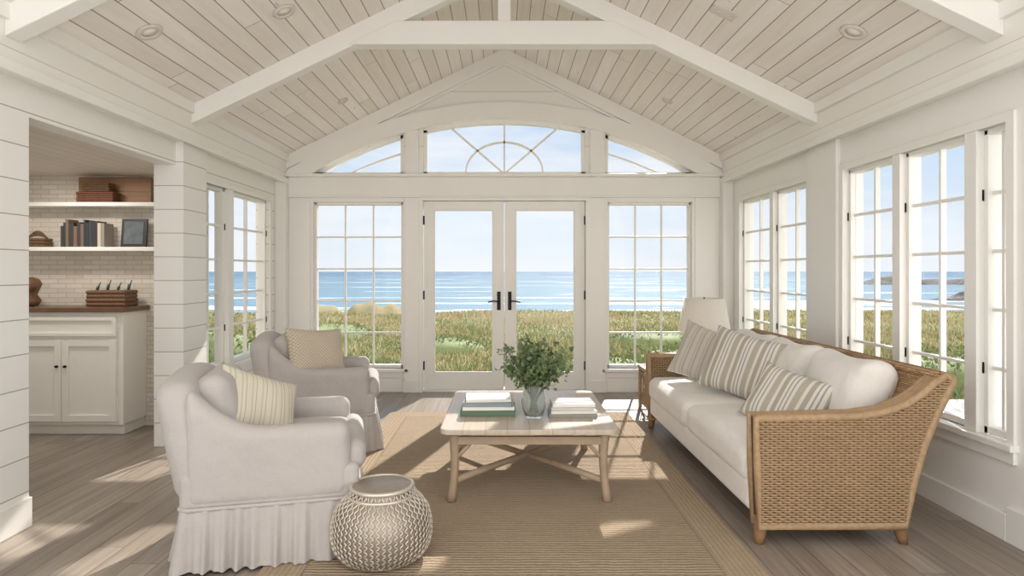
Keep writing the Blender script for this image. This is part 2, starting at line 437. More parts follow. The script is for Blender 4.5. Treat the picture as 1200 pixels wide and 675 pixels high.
MB().box(-4.49,-2.76,5.42,5.615,1.545,1.58).obj('wall_shelf',cabw,bevel=.003)
wood_r=planks('reclaimed_wood',C(126,90,62),C(172,132,96),'z',.09,'x',1.2,gap=.003,grain=.6)
wick_d=M('dark_wicker',C(120,92,66),.7,var=.3,vs=60,bs=90,bst=.8,bd=.01)
MB().box(-3.76,-3.12,5.575,5.61,1.966,2.20).obj('wooden_board',wood_r,bevel=.004)
def basket(name,x0,x1,y0,y1,z0,z1,mat,slats=5):
    m=MB(); hh=(z1-z0)/slats
    for k in range(slats):
        b=.004*math.sin(k*2.1)
        m.rbox((x1-x0+b,y1-y0+b,hh*.9),hh*.4,((x0+x1)/2,(y0+y1)/2,z0+hh*(k+.5)),n=3)
    m.box(x0+.01,x1-.01,y0+.01,y1-.01,z0,z1-.005)
    return m.obj(name,mat,origin=((x0+x1)/2,(y0+y1)/2,z0))
basket('storage_basket',-3.70,-3.38,5.45,5.57,1.966,2.06,M('red_brown_wicker',C(128,82,60),.7,var=.3,vs=60))
basket('storage_basket',-3.66,-3.42,5.46,5.56,2.062,2.14,wick_d,4)
basket('woven_tray',-4.15,-3.98,5.46,5.58,1.581,1.66,wick_d,3)
e=MB(); 
for k in range(4):
    e.tube([(-4.15+.17*j/12,5.5,1.66+.06*math.sin(math.pi*j/12)*(1-.2*k)) for j in range(13)],.006,5)
e.obj('basket_handle',wick_d)
bmats=[M('book_%d'%i,c,.7,var=.04) for i,c in enumerate((C(70,62,58),C(222,214,200),C(120,100,82),C(50,58,66),C(200,190,172),C(150,140,128)))]
m=MB(); x=-3.83
while x<-3.47:
    w_=U(.018,.035); hgt=U(.17,.245)
    m.box(x,x+w_-.002,5.45,5.58,1.581,1.581+hgt,random.choice([0,0,1,2,3,3,4,5])); x+=w_
m.obj('shelf_books',bmats,origin=(-3.65,5.5,1.58))
e=E('framed_picture',(-3.24,5.52,1.581))
m=MB(); m.box(-.11,.11,-.01,.01,0,.25).obj('frame',M('frame_black',C(40,40,42),.5),parent=e); MB().box(-.085,.085,-.014,-.0095,.025,.225).obj('print',M('print_art',C(104,112,116),.6,var=.4,vs=14),parent=e)
e.rotation_euler.x=math.radians(-6)
m=MB().lathe([(.03,0),(.07,.01),(.09,.05),(.06,.1),(.075,.14),(.095,.19),(.07,.235),(.03,.25)],20)
m.lathe([(.02,.0),(.05,.02),(.055,.06),(.03,.09)],14,(.03,-.05,.13))
ob=m.obj('carved_figurine',M('rust_ceramic',C(124,90,62),.5,var=.4,vs=20)); ob.location=(-4.08,5.42,1.07)
basket('stacked_basket',-3.56,-3.22,5.36,5.56,1.071,1.21,M('brown_basket',C(128,96,70),.7,var=.3,vs=50),4)
m=MB()
for k in range(4):
    x=-3.52+.09*k; m.tube([(x,5.46,1.211),(x+.01,5.46,1.24+.02*(k%2))],.012,6); m.tube([(x+.01,5.46,1.24),(x+.03,5.46,1.275+.02*(k%2))],.005,5)
m.obj('jar_stoppers',M('teal_glass',C(70,90,90),.3),origin=(-3.4,5.46,1.21))

# ------------------------------------------------------------------ rug
t=NT('jute_weave'); s_=t.sep(t.coord())
ax_=t.math('ABSOLUTE',s_[0]); ay_=t.math('ABSOLUTE',s_[1])
dd=t.math('MAXIMUM',t.math('SUBTRACT',ax_,1.15),t.math('SUBTRACT',ay_,2.05))
wob=t.math('MULTIPLY',t.noise(t.coord(),9,2),.02)
rows=t.math('SINE',t.math('MULTIPLY',t.math('ADD',s_[1],wob),250.0))
border=t.math('GREATER_THAN',dd,-.20)
bl=t.math('SINE',t.math('MULTIPLY',dd,250.0))
r_=t.math('ADD',t.math('MULTIPLY',rows,t.math('SUBTRACT',1.0,border)),t.math('MULTIPLY',bl,t.math('MULTIPLY',border,.5)))
n1=t.noise(t.coord(),75,4,.75); n2=t.noise(t.coord(),2.2,3)
sv=t.noise(t.comb(t.math('MULTIPLY',s_[0],3),t.math('MULTIPLY',s_[1],60),0),1,3)
base=t.mix(n1,C(158,136,110),C(230,211,184))
base=t.mix(t.math('MULTIPLY',sv,.65),base,C(156,132,106))
base=t.mix(t.math('MULTIPLY',n2,.35),base,C(212,191,164))
base=t.mix(t.math('MULTIPLY',border,.3),base,C(208,182,152))
gro=t.math('MULTIPLY',t.math('LESS_THAN',t.math('ABSOLUTE',t.math('ADD',dd,.20)),.006),.4)
base=t.mix(gro,base,C(116,94,72))
base=t.mix(t.math('MULTIPLY',t.math('SUBTRACT',1.0,t.math('ADD',t.math('MULTIPLY',r_,.5),.5)),.36),base,C(104,84,64))
t.col(base); t.b.inputs['Roughness'].default_value=.95
t.bump(t.math('ADD',r_,t.math('MULTIPLY',n1,3.0)),.8,.008)
m=MB().rbox((2.30,4.1,.012),.005,(.04,4.05,.0062),n=2).obj('jute_rug',t.m,origin=(.04,4.05,.006))

# ------------------------------------------------------------------ coffee table
top_m=planks('table_top_limed_oak',C(178,162,144),C(208,195,179),'x',.13,'y',3,gap=.003,gapc=C(134,118,100),rough=.3,grain=.6,gs=(30,1.5))
oak=M('light_oak',C(176,154,130),.5,var=.15,vs=9,bs=40,bst=.1)
oc=(.147,4.27,.0135); e=E('coffee_table',oc)
m=MB()
def rrect(hx,hy,r,n=6):
    p=[]
    for cx,cy,a0 in ((hx-r,hy-r,0),(-hx+r,hy-r,90),(-hx+r,-hy+r,180),(hx-r,-hy+r,270)):
        for k in range(n+1):
            a=math.radians(a0+90*k/n); p.append((cx+r*math.cos(a),cy+r*math.sin(a)))
    return p
m.prism(rrect(.525,.61,.06),'z',.405,.437); m.obj('top',top_m,parent=e,bevel=.006)
m=MB()
for y in (-.53,.53): m.box(-.43,.43,y-.015,y+.015,.335,.38)
for x in (-.45,.45): m.box(x-.015,x+.015,-.52,.52,.335,.38)
for x in (-.3,.3): m.box(x-.02,x+.02,-.52,.52,.38,.405)
for sx in (1,-1):
    for sy in (1,-1):
        pts=[];rr=[]
        for k in range(9):
            q=k/8; z=.405*(1-q)
            off=-.014*math.sin(q*math.pi)+.022*q*q
            pts.append((sx*(.447+off*.7),sy*(.527+off*.7),z)); rr.append(.034-.010*math.sin(q*math.pi*.8))
        m.tube(pts,rr,8)
    m.tube([(sx*.44,-.515,.115),(sx*.22,-.257,.12),(0,0,.12),(-sx*.22,.257,.12),(-sx*.44,.515,.115)],.021,8)
    for sy in (1,-1): m.tube([(sx*.44,sy*.525,.24),(sx*.35,sy*.525,.335)],.013,6)
m.obj('legs_and_stretchers',oak,parent=e)
TZ=.451
def bookstack(name,cx,cy,specs,z=TZ):
    e=E(name,(cx,cy,z)); zz=0; pg=M('pages',C(236,230,216),.8,var=.06,vs=90)
    for i,(w_,d_,t_,c_,rz) in enumerate(specs):
        mx=Rz(rz)@T(0,0,zz); m=MB(); cm=M('cover_%s_%d'%(name,i),c_,.5,var=.04)
        m.box(-w_/2,w_/2,-d_/2,d_/2,.0,.004,0,mx).box(-w_/2,w_/2,-d_/2,d_/2,t_-.004,t_,0,mx).box(-w_/2,w_/2,-d_/2,-d_/2+.004,.004,t_-.004,0,mx)
        m.box(-w_/2+.006,w_/2-.006,-d_/2+.004,d_/2-.006,.004,t_-.004,1,mx); m.obj('book_%d'%(i+1),[cm,pg],parent=e,bevel=.0015); zz+=t_+.0005
bookstack('coffee_table_books',-.105,4.13,[(.35,.27,.036,C(92,118,96),0),(.33,.26,.022,C(232,228,218),2),(.31,.25,.026,C(132,146,152),-2),(.29,.23,.02,C(226,224,216),3)])
bookstack('coffee_table_books',.435,4.08,[(.30,.24,.022,C(150,146,140),-1),(.29,.23,.02,C(226,222,212),2),(.27,.22,.02,C(200,198,190),-2),(.27,.21,.018,C(232,228,220),2)])
vg=NT('vase_glass'); vg.b.inputs['Transmission Weight'].default_value=.9; vg.b.inputs['Roughness'].default_value=.05; vg.b.inputs['IOR'].default_value=1.25
nn=vg.noise(vg.coord(),30); vg.col(vg.mix(nn,C(225,232,228),C(244,248,244))); vg=vg.m
leafm=NT('eucalyptus_leaf'); ln=leafm.noise(leafm.coord(),14); leafm.col(leafm.mix(ln,C(56,76,46),C(136,154,108))); leafm.b.inputs['Roughness'].default_value=.5; leafm=leafm.m
stem=M('stem_green',C(92,104,60),.6)
e=E('vase_with_greenery',(.185,3.97,TZ))
MB().lathe([(.05,0),(.056,.01),(.075,.07),(.078,.11),(.062,.17),(.052,.19),(.062,.21),(.058,.21),(.049,.19),(.058,.17),(.073,.11),(.07,.07),(.05,.015),(.001,.012)],28,cap=False).obj('vase',vg,parent=e)
m=MB(); lv=MB()
def leaf(mb,p,d,size,mi=0,wid=.6):
    d=d.normalized(); u=d.cross(Vector((U(-1,1),U(-1,1),U(-1,1)))).normalized()*size*wid/2; n=d.cross(u).normalized()*size*.12
    mb.add([p,p+d*size*.35+u+n,p+d*size,p+d*size*.35-u+n,p+d*size*.5],[(0,1,4),(1,2,4),(2,3,4),(3,0,4)],mi,False)
for k in range(48):
    a=U(0,6.28); rr=U(.04,.23); h=U(.27,.44)+(.21-rr)*.35
    tip=Vector((rr*math.cos(a),rr*math.sin(a),h)); b0=Vector((.03*math.cos(a+2),.03*math.sin(a+2),.03))
    midp=Vector((.025*math.cos(a),.025*math.sin(a),.2))
    pts=[]
    for j in range(9):
        q=j/8; pts.append(b0.lerp(midp,q).lerp(midp.lerp(tip,q),q))
    m.tube(pts,.0022,4)
    for j in range(5,9):
        for _ in range(8):
            p=pts[j]+Vector((U(-1,1),U(-1,1),U(-1,1)))*.03
            leaf(lv,p,Vector((U(-1,1),U(-1,1),U(-.6,1))),U(.022,.046),wid=.8)
m.obj('stems',stem,parent=e); lv.obj('leaves',leafm,parent=e,weld=False,recalc=False)

# ------------------------------------------------------------------ stool
silver=M('champagne_wire',C(218,209,195),.32,.55,var=.12,vs=20)
silver2=M('champagne_body',C(170,160,146),.4,.5,var=.12,vs=30)
e=E('woven_drum_stool',(-.585,3.02,.014))
prof=[(.165,0),(.20,.02),(.228,.06),(.238,.11),(.236,.17),(.222,.225),(.192,.268),(.155,.30),(.142,.32),(.145,.334)]
def pr(z):
    for (r1,z1),(r2,z2) in zip(prof[:-1],prof[1:]):
        if z1<=z<=z2: return r1+(r2-r1)*(z-z1)/(z2-z1)
    return prof[-1][0]
MB().lathe([(.001,0.004)]+[(max(.01,r-.006),z+ (.004 if z==0 else 0)) for r,z in prof]+[(.135,.338),(.001,.334)],48).obj('body',silver2,parent=e)
m=MB(); NR=56
for k in range(NR):
    pts=[]
    for j in range(61):
        z=.008+.315*j/60; a=2*math.pi*(k+.28*math.sin(j*math.pi/2.5+(k%2)*math.pi))/NR; r=pr(z)
        pts.append((r*math.cos(a),r*math.sin(a),z))
    m.tube(pts,.0038,5)
m.obj('woven_wires',silver,parent=e)
m=MB()
for z,r,t_ in ((.008,.17,.008),(.298,.158,.008),(.334,.145,.010)):
    m.tube([(r*math.cos(2*math.pi*k/48),r*math.sin(2*math.pi*k/48),z) for k in range(48)],t_,8,closed=True)
m.obj('rings',silver,parent=e)

# ------------------------------------------------------------------ fabrics
def fabric(name,c,st=.25):
    t=NT(name); co=t.coord(); n=t.noise(co,2.5,3); n2=t.noise(co,160,2)
    t.col(t.mix(t.math('ADD',t.math('MULTIPLY',n,.5),t.math('MULTIPLY',n2,.5)),tuple(x*.82 for x in c[:3])+(1,),tuple(min(1,x*1.1) for x in c[:3])+(1,)))
    t.b.inputs['Roughness'].default_value=.95; t.b.inputs['Sheen Weight'].default_value=.1
    f=t.noise(co,7,3,.5)
    t.bump(t.math('ADD',t.math('MULTIPLY',f,6.0),t.math('MULTIPLY',n2,.5)),st,.012)
    return t.m
linen=fabric('slipcover_linen',C(186,180,176),.3)
whitec=fabric('white_cotton',C(236,231,225),.3)
def stripe(name,period,stops,axis=1):
    t=NT(name); s=t.sep(t.coord()); f=t.math('FRACT',t.math('DIVIDE',t.math('ADD',s[axis],5.0),period))
    c=t.ramp(f,stops,'CONSTANT'); n=t.noise(t.coord(),140,2)
    t.col(t.mix(t.math('MULTIPLY',n,.3),c,C(170,160,148))); t.b.inputs['Roughness'].default_value=.95
    t.bump(n,.25,.004); return t.m
st1=stripe('stripe_grey_beige',.15,[(0,C(226,220,210)),(.12,C(172,164,150)),(.3,C(226,220,210)),(.4,C(156,157,156)),(.46,C(226,220,210)),(.56,C(156,157,156)),(.62,C(226,220,210)),(.74,C(180,172,158))])
st2=stripe('stripe_greige',.07,[(0,C(206,199,190)),(.5,C(184,176,166)),(.62,C(206,199,190)),(.8,C(178,171,162))])
def checkp(name,c1,c2,sc,th):
    t=NT(name); s=t.sep(t.coord())
    a=t.math('ABSOLUTE',t.math('SINE',t.math('MULTIPLY',t.math('ADD',s[1],s[2]),sc))); b=t.math('ABSOLUTE',t.math('SINE',t.math('MULTIPLY',t.math('SUBTRACT',s[1],s[2]),sc)))
    k=t.math('LESS_THAN',t.math('MINIMUM',a,b),th); n=t.noise(t.coord(),90,2)
    t.col(t.mix(t.math('MULTIPLY',k,n),c1,c2)); t.b.inputs['Roughness'].default_value=.95; t.bump(t.math('ADD',k,n),.3,.003); return t.m
pilA=stripe('pillow_beige_stripe',.055,[(0,C(214,207,190)),(.30,C(190,182,160)),(.42,C(214,207,190)),(.70,C(174,166,140)),(.78,C(214,207,190))])
pilB=checkp('pillow_speckle',C(208,197,180),C(158,140,114),120,.5)

# ------------------------------------------------------------------ armchairs
def armchair(loc,rz):
    e=E('slipcovered_armchair',loc,math.radians(rz))
    m=MB()
    m.rbox((.80,.76,.17),.03,(.0,0,.345))
    def armshape(q):
        x,y,z=q
        top=max(0,(z+.06)/.24)
        t=max(0,(-x-.02)/.33); rise=.20*t*t
        return (x,y,z+rise*min(1,top))
    for s in (1,-1):
        m.rbox((.74,.125,.36),.058,(-.01,s*.325,.445),n=13,shape=armshape)
    m.rbox((.17,.74,.60),.08,(-.39,0,.585),rot=Ry(-11),n=9,crownx=.015,shape=lambda q:(q[0],q[1]*(1-.06*max(0,q[2])/.3),q[2]-.05*(q[1]/.37)**2*max(0,q[2]/.3)))
    m.obj('frame',linen,parent=e)
    m=MB(); m.rbox((.60,.50,.16),.06,(.07,0,.45),crown=.025,n=9); m.rbox((.12,.67,.150),.06,(.375,0,.45),crown=.01,n=9)
    m.obj('seat_cushion',linen,parent=e)
    MB().rbox((.16,.50,.40),.07,(-.265,0,.66),rot=Ry(-12),crownx=.03,n=9).obj('back_cushion',linen,parent=e)
    hx,hy,r=.40,.385,.05; P=rrect(hx,hy,r,8)
    cl=P+[P[0]]; L=[0]
    for a,b in zip(cl[:-1],cl[1:]): L.append(L[-1]+math.dist(a,b))
    N=520; ring=[]
    j=0
    for k in range(N):
        s=L[-1]*k/N
        while L[j+1]<s: j+=1
        q=(s-L[j])/max(1e-9,L[j+1]-L[j]); a,b=cl[j],cl[j+1]
        ring.append((a[0]+(b[0]-a[0])*q,a[1]+(b[1]-a[1])*q))
    nr=[]
    for k in range(N):
        a=ring[k-3];b=ring[(k+3)%N]; d=Vector((b[1]-a[1],-(b[0]-a[0]),0)).normalized(); nr.append(d)
    lev=9; vs=[]
    ph=[U(0,6.28) for _ in range(6)]
    for i in range(lev+1):
        q=i/lev; z=.275*(1-q)+.004*q
        for k in range(N):
            s=2*math.pi*k/N
            rip=(math.sin(s*34+1.8*math.sin(s*5+ph[0]))+.6*math.sin(s*61+ph[1]+1.6*math.sin(s*9)))
            off=.004+.042*q+rip*(.003+.013*q)
            vs.append((ring[k][0]+nr[k].x*off,ring[k][1]+nr[k].y*off,z))
    fs=[(i*N+k,i*N+(k+1)%N,(i+1)*N+(k+1)%N,(i+1)*N+k) for i in range(lev) for k in range(N)]
    m=MB(); m.add(vs,fs,0,True)
    m.prism([(p[0]*.985,p[1]*.985) for p in P],'z',.25,.275)
    m.tube([(p[0]*1.005,p[1]*1.005,.272) for p in P],.010,6,closed=True)
    m.obj('ruffled_skirt',linen,parent=e)
    m=MB()
    for sx in (-.33,.33):
        for sy in (-.32,.32): m.box(sx-.02,sx+.02,sy-.02,sy+.02,0,.24)
    m.obj('feet',oak,parent=e)
armchair((-1.18,3.32,.013),14)
armchair((-1.45,5.08,.013),12)
def pillow(name,loc,rot,w,h,t_,mat):
    ob=MB().pillow(w,h,t_).obj(name,mat)
    ob.rotation_euler=rot.to_euler(); ob.location=loc; return ob
pillow('throw_pillow',(-1.27,3.27,.67),Rz(-30)@Ry(-26)@Rx(-24),.45,.36,.15,pilA)
pillow('throw_pillow',(-1.46,4.90,.735),Rz(-40)@Ry(-18)@Rx(-5),.50,.40,.16,pilB)

# ------------------------------------------------------------------ wicker sofa
wk=NT('wicker_honey'); s_=wk.sep(wk.coord())
n=wk.noise(wk.coord(),45,3); n2=wk.noise(wk.coord(),5,2)
wk.col(wk.mix(wk.math('ADD',wk.math('MULTIPLY',n,.7),wk.math('MULTIPLY',n2,.3)),C(124,96,68),C(202,172,134))); wk.b.inputs['Roughness'].default_value=.55; wk=wk.m
wkw=NT('wicker_weave'); s_=wkw.sep(wkw.coord())
bt=wkw.node('ShaderNodeTexBrick'); wkw.l.new(wkw.comb(wkw.math('ADD',s_[0],s_[1]),s_[2],0),bt.inputs['Vector'])
bt.inputs['Scale'].default_value=1; bt.inputs['Brick Width'].default_value=.035; bt.inputs['Row Height'].default_value=.011; bt.inputs['Mortar Size'].default_value=.0015; bt.inputs['Mortar Smooth'].default_value=.8
bt.inputs['Color1'].default_value=C(188,154,114); bt.inputs['Color2'].default_value=C(154,120,84); bt.inputs['Mortar'].default_value=C(80,58,38)
wkw.l.new(bt.outputs[0],wkw.b.inputs['Base Color']); wkw.bump(wkw.math('SUBTRACT',1.0,bt.outputs['Fac']),.8,.006); wkw.b.inputs['Roughness'].default_value=.6; wkw=wkw.m
wdark=M('wicker_core',C(84,62,42),.8)
so=(1.72,4.36,0); e=E('wicker_sofa',so)
topc=[(1.255,.635),(1.5,.64),(1.75,.645),(1.89,.665),(2.0,.705),(2.08,.755),(2.14,.81),(2.20,.85)]
rgt=[(2.0,.10),(2.035,.3),(2.09,.5),(2.16,.67),(2.215,.78),(2.235,.82)]
lft=[(1.255,.635),(1.262,.4),(1.27,.10)]
def interp(tab,z):
    tab=sorted([(b,a) for a,b in tab])
    if z<=tab[0][0]: return tab[0][1]
    for (z1,x1),(z2,x2) in zip(tab[:-1],tab[1:]):
        if z<=z2: return x1+(x2-x1)*(z-z1)/max(1e-6,z2-z1)
    return tab[-1][1]
outline=[(1.27,.10)]+[(1.262,.4)]+topc+[(2.24,.835)]+rgt[::-1]
for nm,ya,yb,outer in (('arm_near',3.14,3.24,-1),('arm_far',5.46,5.56,1)):
    m=MB(); m.prism(outline,'y',ya+.012,yb-.012,0)
    for y in (ya+.008,yb-.008):
        m.tube([(x,y,z) for x,z in outline],.02,8,1,closed=True)
    for k in range(7):
        y=ya+.008+(yb-ya-.016)*k/6
        m.tube([(x,y,z+.008) for x,z in topc+[(2.24,.835)]],.012,6,1)
    for face,y0 in ((0,ya+.006),(1,yb-.006)):
        if (outer<0)!=(face==0) : step=.016
        else: step=.0118
        z=.115; k=0
        while z<.83:
            xl=interp(lft,z) if z<.635 else interp(topc,z); xr=interp(rgt,z)
            if xr-xl>.03:
                npt=max(3,int((xr-xl)/.011)); pts=[]
                for j in range(npt+1):
                    x=xl+(xr-xl)*j/npt
                    sg=-1 if face==0 else 1
                    pts.append((x,y0+sg*(.003+.0055*math.sin((x-1.2)*math.pi/.022+(k%2)*math.pi)),z))
                m.tube(pts,.0056,5,1)
            z+=step; k+=1
        x=1.29
        while x<2.2:
            zt=.62 if x<1.72 else interp([(b,a) for a,b in topc],x)-.01
            zb=.11 if x<2.0 else interp([(b,a) for a,b in rgt],x)
            if zt>zb: m.tube([(x,y0+(-1 if face==0 else 1)*.002,zb),(x,y0+(-1 if face==0 else 1)*.002,zt)],.004,4,1)
            x+=.022
    m.obj(nm,[wdark,wk],parent=e,origin=so,weld=False)
m=MB(); m.prism([(1.90,.10),(2.0,.10),(2.09,.5),(2.23,.82),(2.17,.85),(2.0,.50)],'y',3.2,5.5)
for k in range(4): m.tube([(2.165+.02*k,3.15+.5*j*.96,.855-.008*abs(k-1)) for j in range(6)],.017,8)
m.obj('back_and_rail',wkw,parent=e,origin=so)
m=MB()
for x,y in ((1.29,3.18),(1.99,3.18),(1.29,5.52),(1.99,5.52)):
    dx=.02 if x>1.5 else -.01
    m.tube([(x,y,.14),(x,y,.09),(x+dx*.5,y,.04),(x+dx,y,.0)],[.032,.034,.028,.02],10)
m.obj('feet',M('foot_wood',C(150,116,80),.5,var=.2),parent=e,origin=so)
m=MB(); m.rbox((.72,2.2,.16),.03,(1.615,4.35,.215),n=9); m.obj('seat_platform',whitec,parent=e,origin=so)
for i,(a,b) in enumerate(((3.25,4.34),(4.36,5.45))):
    MB().rbox((.80,b-a,.20),.07,(1.635,(a+b)/2,.365),crown=.03,n=11).obj('seat_cushion_%d'%(i+1),whitec,parent=e,origin=so)
for i,(a,b) in enumerate(((3.36,4.02),(4.04,4.70),(4.72,5.38))):
    MB().rbox((.20,b-a-.02,.43),.09,(1.985,(a+b)/2,.66),rot=Ry(18),crownx=.05,n=11,shape=lambda q:(q[0],q[1]*(1+.05*q[2]/.2),q[2]+.03*(q[1]/.3)**2)).obj('back_cushion_%d'%(i+1),whitec,parent=e,origin=so)
pillow('throw_pillow',(1.67,3.72,.61),Rz(222)@Ry(-34)@Rx(-14),.48,.38,.15,st1)
pillow('throw_pillow',(1.70,4.50,.70),Rz(228)@Ry(-22)@Rx(-12),.56,.48,.17,st1)
pillow('throw_pillow',(1.60,5.03,.70),Rz(232)@Ry(-20)@Rx(-16),.50,.46,.16,st2)

# ------------------------------------------------------------------ side table + lamp
e=E('rattan_side_table',(1.68,6.14,0))
m=MB()
m.box(-.33,.33,-.25,.25,.40,.43)
for sx in (-.31,.31):
    for sy in (-.23,.23): m.tube([(sx,sy,0),(sx,sy,.41)],.018,8)
for z in (.06,.36):
    m.tube([(-.31,-.23,z),(.31,-.23,z),(.31,.23,z),(-.31,.23,z)],.012,6,closed=True)
for sx in (-.31,.31):
    for k in range(8): 
        y=-.2+.4*k/7; m.tube([(sx,y,.06),(sx,-y*.3+.0,.21),(sx,y,.36)],.006,5)
for sy in (-.23,.23):
    for k in range(10):
        x=-.28+.56*k/9; m.tube([(x,sy,.06),(x,sy,.36)],.006,5)
m.obj('frame',wk,parent=e,bevel=.003)
e=E('table_lamp',(1.93,6.10,.431))
MB().lathe([(.06,0),(.075,.01),(.10,.06),(.105,.12),(.08,.2),(.04,.27),(.022,.31),(.018,.36)],28).obj('base',M('lamp_ceramic',C(232,226,214),.35,var=.05),parent=e)
sh=NT('linen_shade'); sh.col(sh.mix(sh.noise(sh.coord(),60),C(232,224,210),C(246,240,230))); sh.b.inputs['Roughness'].default_value=.9; sh=sh.m
MB().lathe([(.245,.36),(.19,.68),(.186,.68),(.241,.36)],40,cap=False).obj('shade',sh,parent=e)
MB().tube([(0,0,.34),(0,0,.69)],.006,6).tube([(-.19,0,.66),(.19,0,.66)],.003,5).obj('harp',dark,parent=e)

# ------------------------------------------------------------------ exterior
gnd=NT('meadow_ground'); co=gnd.coord(); n=gnd.noise(co,.35,4); n2=gnd.noise(co,6,5,.7)
g1=gnd.mix(n,C(146,136,90),C(100,114,64)); gnd.col(gnd.mix(gnd.math('MULTIPLY',n2,.5),g1,C(184,168,120))); gnd.b.inputs['Roughness'].default_value=1; gnd.bump(n2,.6,.1); gnd=gnd.m
def gz(x,y):
    z=-.47-.020*max(0,y-7)+.06*math.sin(x*.5+y*.3)*math.cos(y*.23-x*.2)
    return z
def edge(x): return 39+3*math.sin(x*.09)+1.5*math.sin(x*.31+1)
vs=[];fs=[];NX,NY=120,44
YS=2.0
for i in range(NX+1):
    x=-75+150*i/NX; ed=edge(x)
    for j in range(NY+1):
        q=j/NY
        if q<.88: y=YS+(ed-YS)*q/.88; z=gz(x,y)
        else:
            q2=(q-.88)/.12; y=ed+q2*6; z=gz(x,ed)-q2*3.2
        if -5<x<3.2 and y<7.4: z=min(z,-.4)
        vs.append((x,y,z))
fs=[(i*(NY+1)+j,(i+1)*(NY+1)+j,(i+1)*(NY+1)+j+1,i*(NY+1)+j+1) for i in range(NX) for j in range(NY)]
m=MB(); m.add(vs,fs,0,True); m.obj('meadow_ground',gnd)
gm=NT('meadow_grass'); at=gm.node('ShaderNodeAttribute',attribute_name='Col'); gm.col(at.outputs['Color']); gm.b.inputs['Roughness'].default_value=.9
gm=gm.m
gv=[];gf=[];gc=[]
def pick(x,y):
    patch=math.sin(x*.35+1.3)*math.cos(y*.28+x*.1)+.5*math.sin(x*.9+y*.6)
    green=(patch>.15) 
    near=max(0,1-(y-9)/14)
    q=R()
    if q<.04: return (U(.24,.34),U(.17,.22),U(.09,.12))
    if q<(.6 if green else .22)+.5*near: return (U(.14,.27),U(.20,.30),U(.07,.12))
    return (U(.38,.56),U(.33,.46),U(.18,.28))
def blade(x,y,h,w,c):
    z=gz(x,y)-.03; a=U(0,3.14); lx,ly=U(-.5,.5)*h,U(-.2,.2)*h
    o=len(gv); dx,dy=math.cos(a)*w,math.sin(a)*w*.4
    gv.extend([(x-dx,y-dy,z),(x+dx,y+dy,z),(x+lx*.4+dx*.6,y+ly*.4,z+h*.6),(x+lx,y+ly,z+h)])
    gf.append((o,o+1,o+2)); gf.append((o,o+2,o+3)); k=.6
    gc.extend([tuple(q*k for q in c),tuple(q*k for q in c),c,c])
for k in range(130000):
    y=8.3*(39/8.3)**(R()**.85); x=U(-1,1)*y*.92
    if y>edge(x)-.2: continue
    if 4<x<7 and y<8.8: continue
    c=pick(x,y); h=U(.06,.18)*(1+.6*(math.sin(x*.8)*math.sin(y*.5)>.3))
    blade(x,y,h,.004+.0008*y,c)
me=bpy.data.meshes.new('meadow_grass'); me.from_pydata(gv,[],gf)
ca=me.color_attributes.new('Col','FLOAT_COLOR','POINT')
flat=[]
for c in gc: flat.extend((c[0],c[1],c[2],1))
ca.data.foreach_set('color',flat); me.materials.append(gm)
ob=bpy.data.objects.new('meadow_grass',me); bpy.context.scene.collection.objects.link(ob)
shm=NT('shrub_leaf'); shm.col(shm.mix(shm.noise(shm.coord(),3,5),C(70,88,46),C(156,166,108))); shm.b.inputs['Roughness'].default_value=.8; shm=shm.m
def shrub(x,y,rx,ry,h,n):
    m=MB(); z0=gz(x,y)
    for _ in range(n):
        th=U(0,6.28); ph=math.acos(U(0,1)); rr=U(.7,1.12)*(1+.12*math.sin(th*4+ph*5))
        p=Vector((rx*math.cos(th)*math.sin(ph)*rr,ry*math.sin(th)*math.sin(ph)*rr,h*math.cos(ph)*rr*(1+.15*math.sin(th*5))))
        leaf(m,p+Vector((0,0,.02)),Vector((p.x*.5+U(-1,1)*.5,p.y*.5+U(-1,1)*.5,U(0,1))),U(.05,.11),wid=.5)
    m.lathe([(rx*.85,0),(rx*.8,h*.4),(rx*.5,h*.75),(.02,h*.85)],14)
    ob=m.obj('coastal_shrub',shm,weld=False,recalc=False); ob.location=(x,y,z0-.03)
for a in ((1.8,11.5,1.1,.6,.40,1300),(3.6,12.5,1.3,.8,.46,1500),(-2.6,11.5,.9,.6,.38,1100),(-4.2,10.5,.9,.8,.6,1400),(-5.6,12.0,1.2,1.0,1.0,1900),(-5.2,9.2,.7,.7,.6,1200),
          (7.6,10.3,1.3,.9,.6,1500),(8.6,8.2,1.0,.8,.5,1200),(5.2,10.2,1.0,.8,.4,1200),(-8.5,14.5,1.6,1.2,.9,1600),(11,13,1.6,1.2,.6,1600),(0.4,12.6,.7,.5,.28,700),
          (-1.5,16,1.2,.7,.35,1000),(4.5,19,1.6,.9,.4,1200),(-6,21,1.8,1.0,.45,1200)):
    shrub(*a)
gr=NT('gravel'); v=gr.node('ShaderNodeTexVoronoi'); gr.l.new(gr.coord(),v.inputs['Vector']); v.inputs['Scale'].default_value=16
gr.col(gr.mix(v.outputs['Distance'],C(206,200,190),C(100,94,86))); gr.bump(gr.math('SUBTRACT',1.0,v.outputs['Distance']),.8,.03); gr=gr.m
MB().rbox((2.8,5.4,.06),.02,(5.5,6.0,-.42),n=2).obj('gravel_path',gr,origin=(5.5,6.0,-.42))
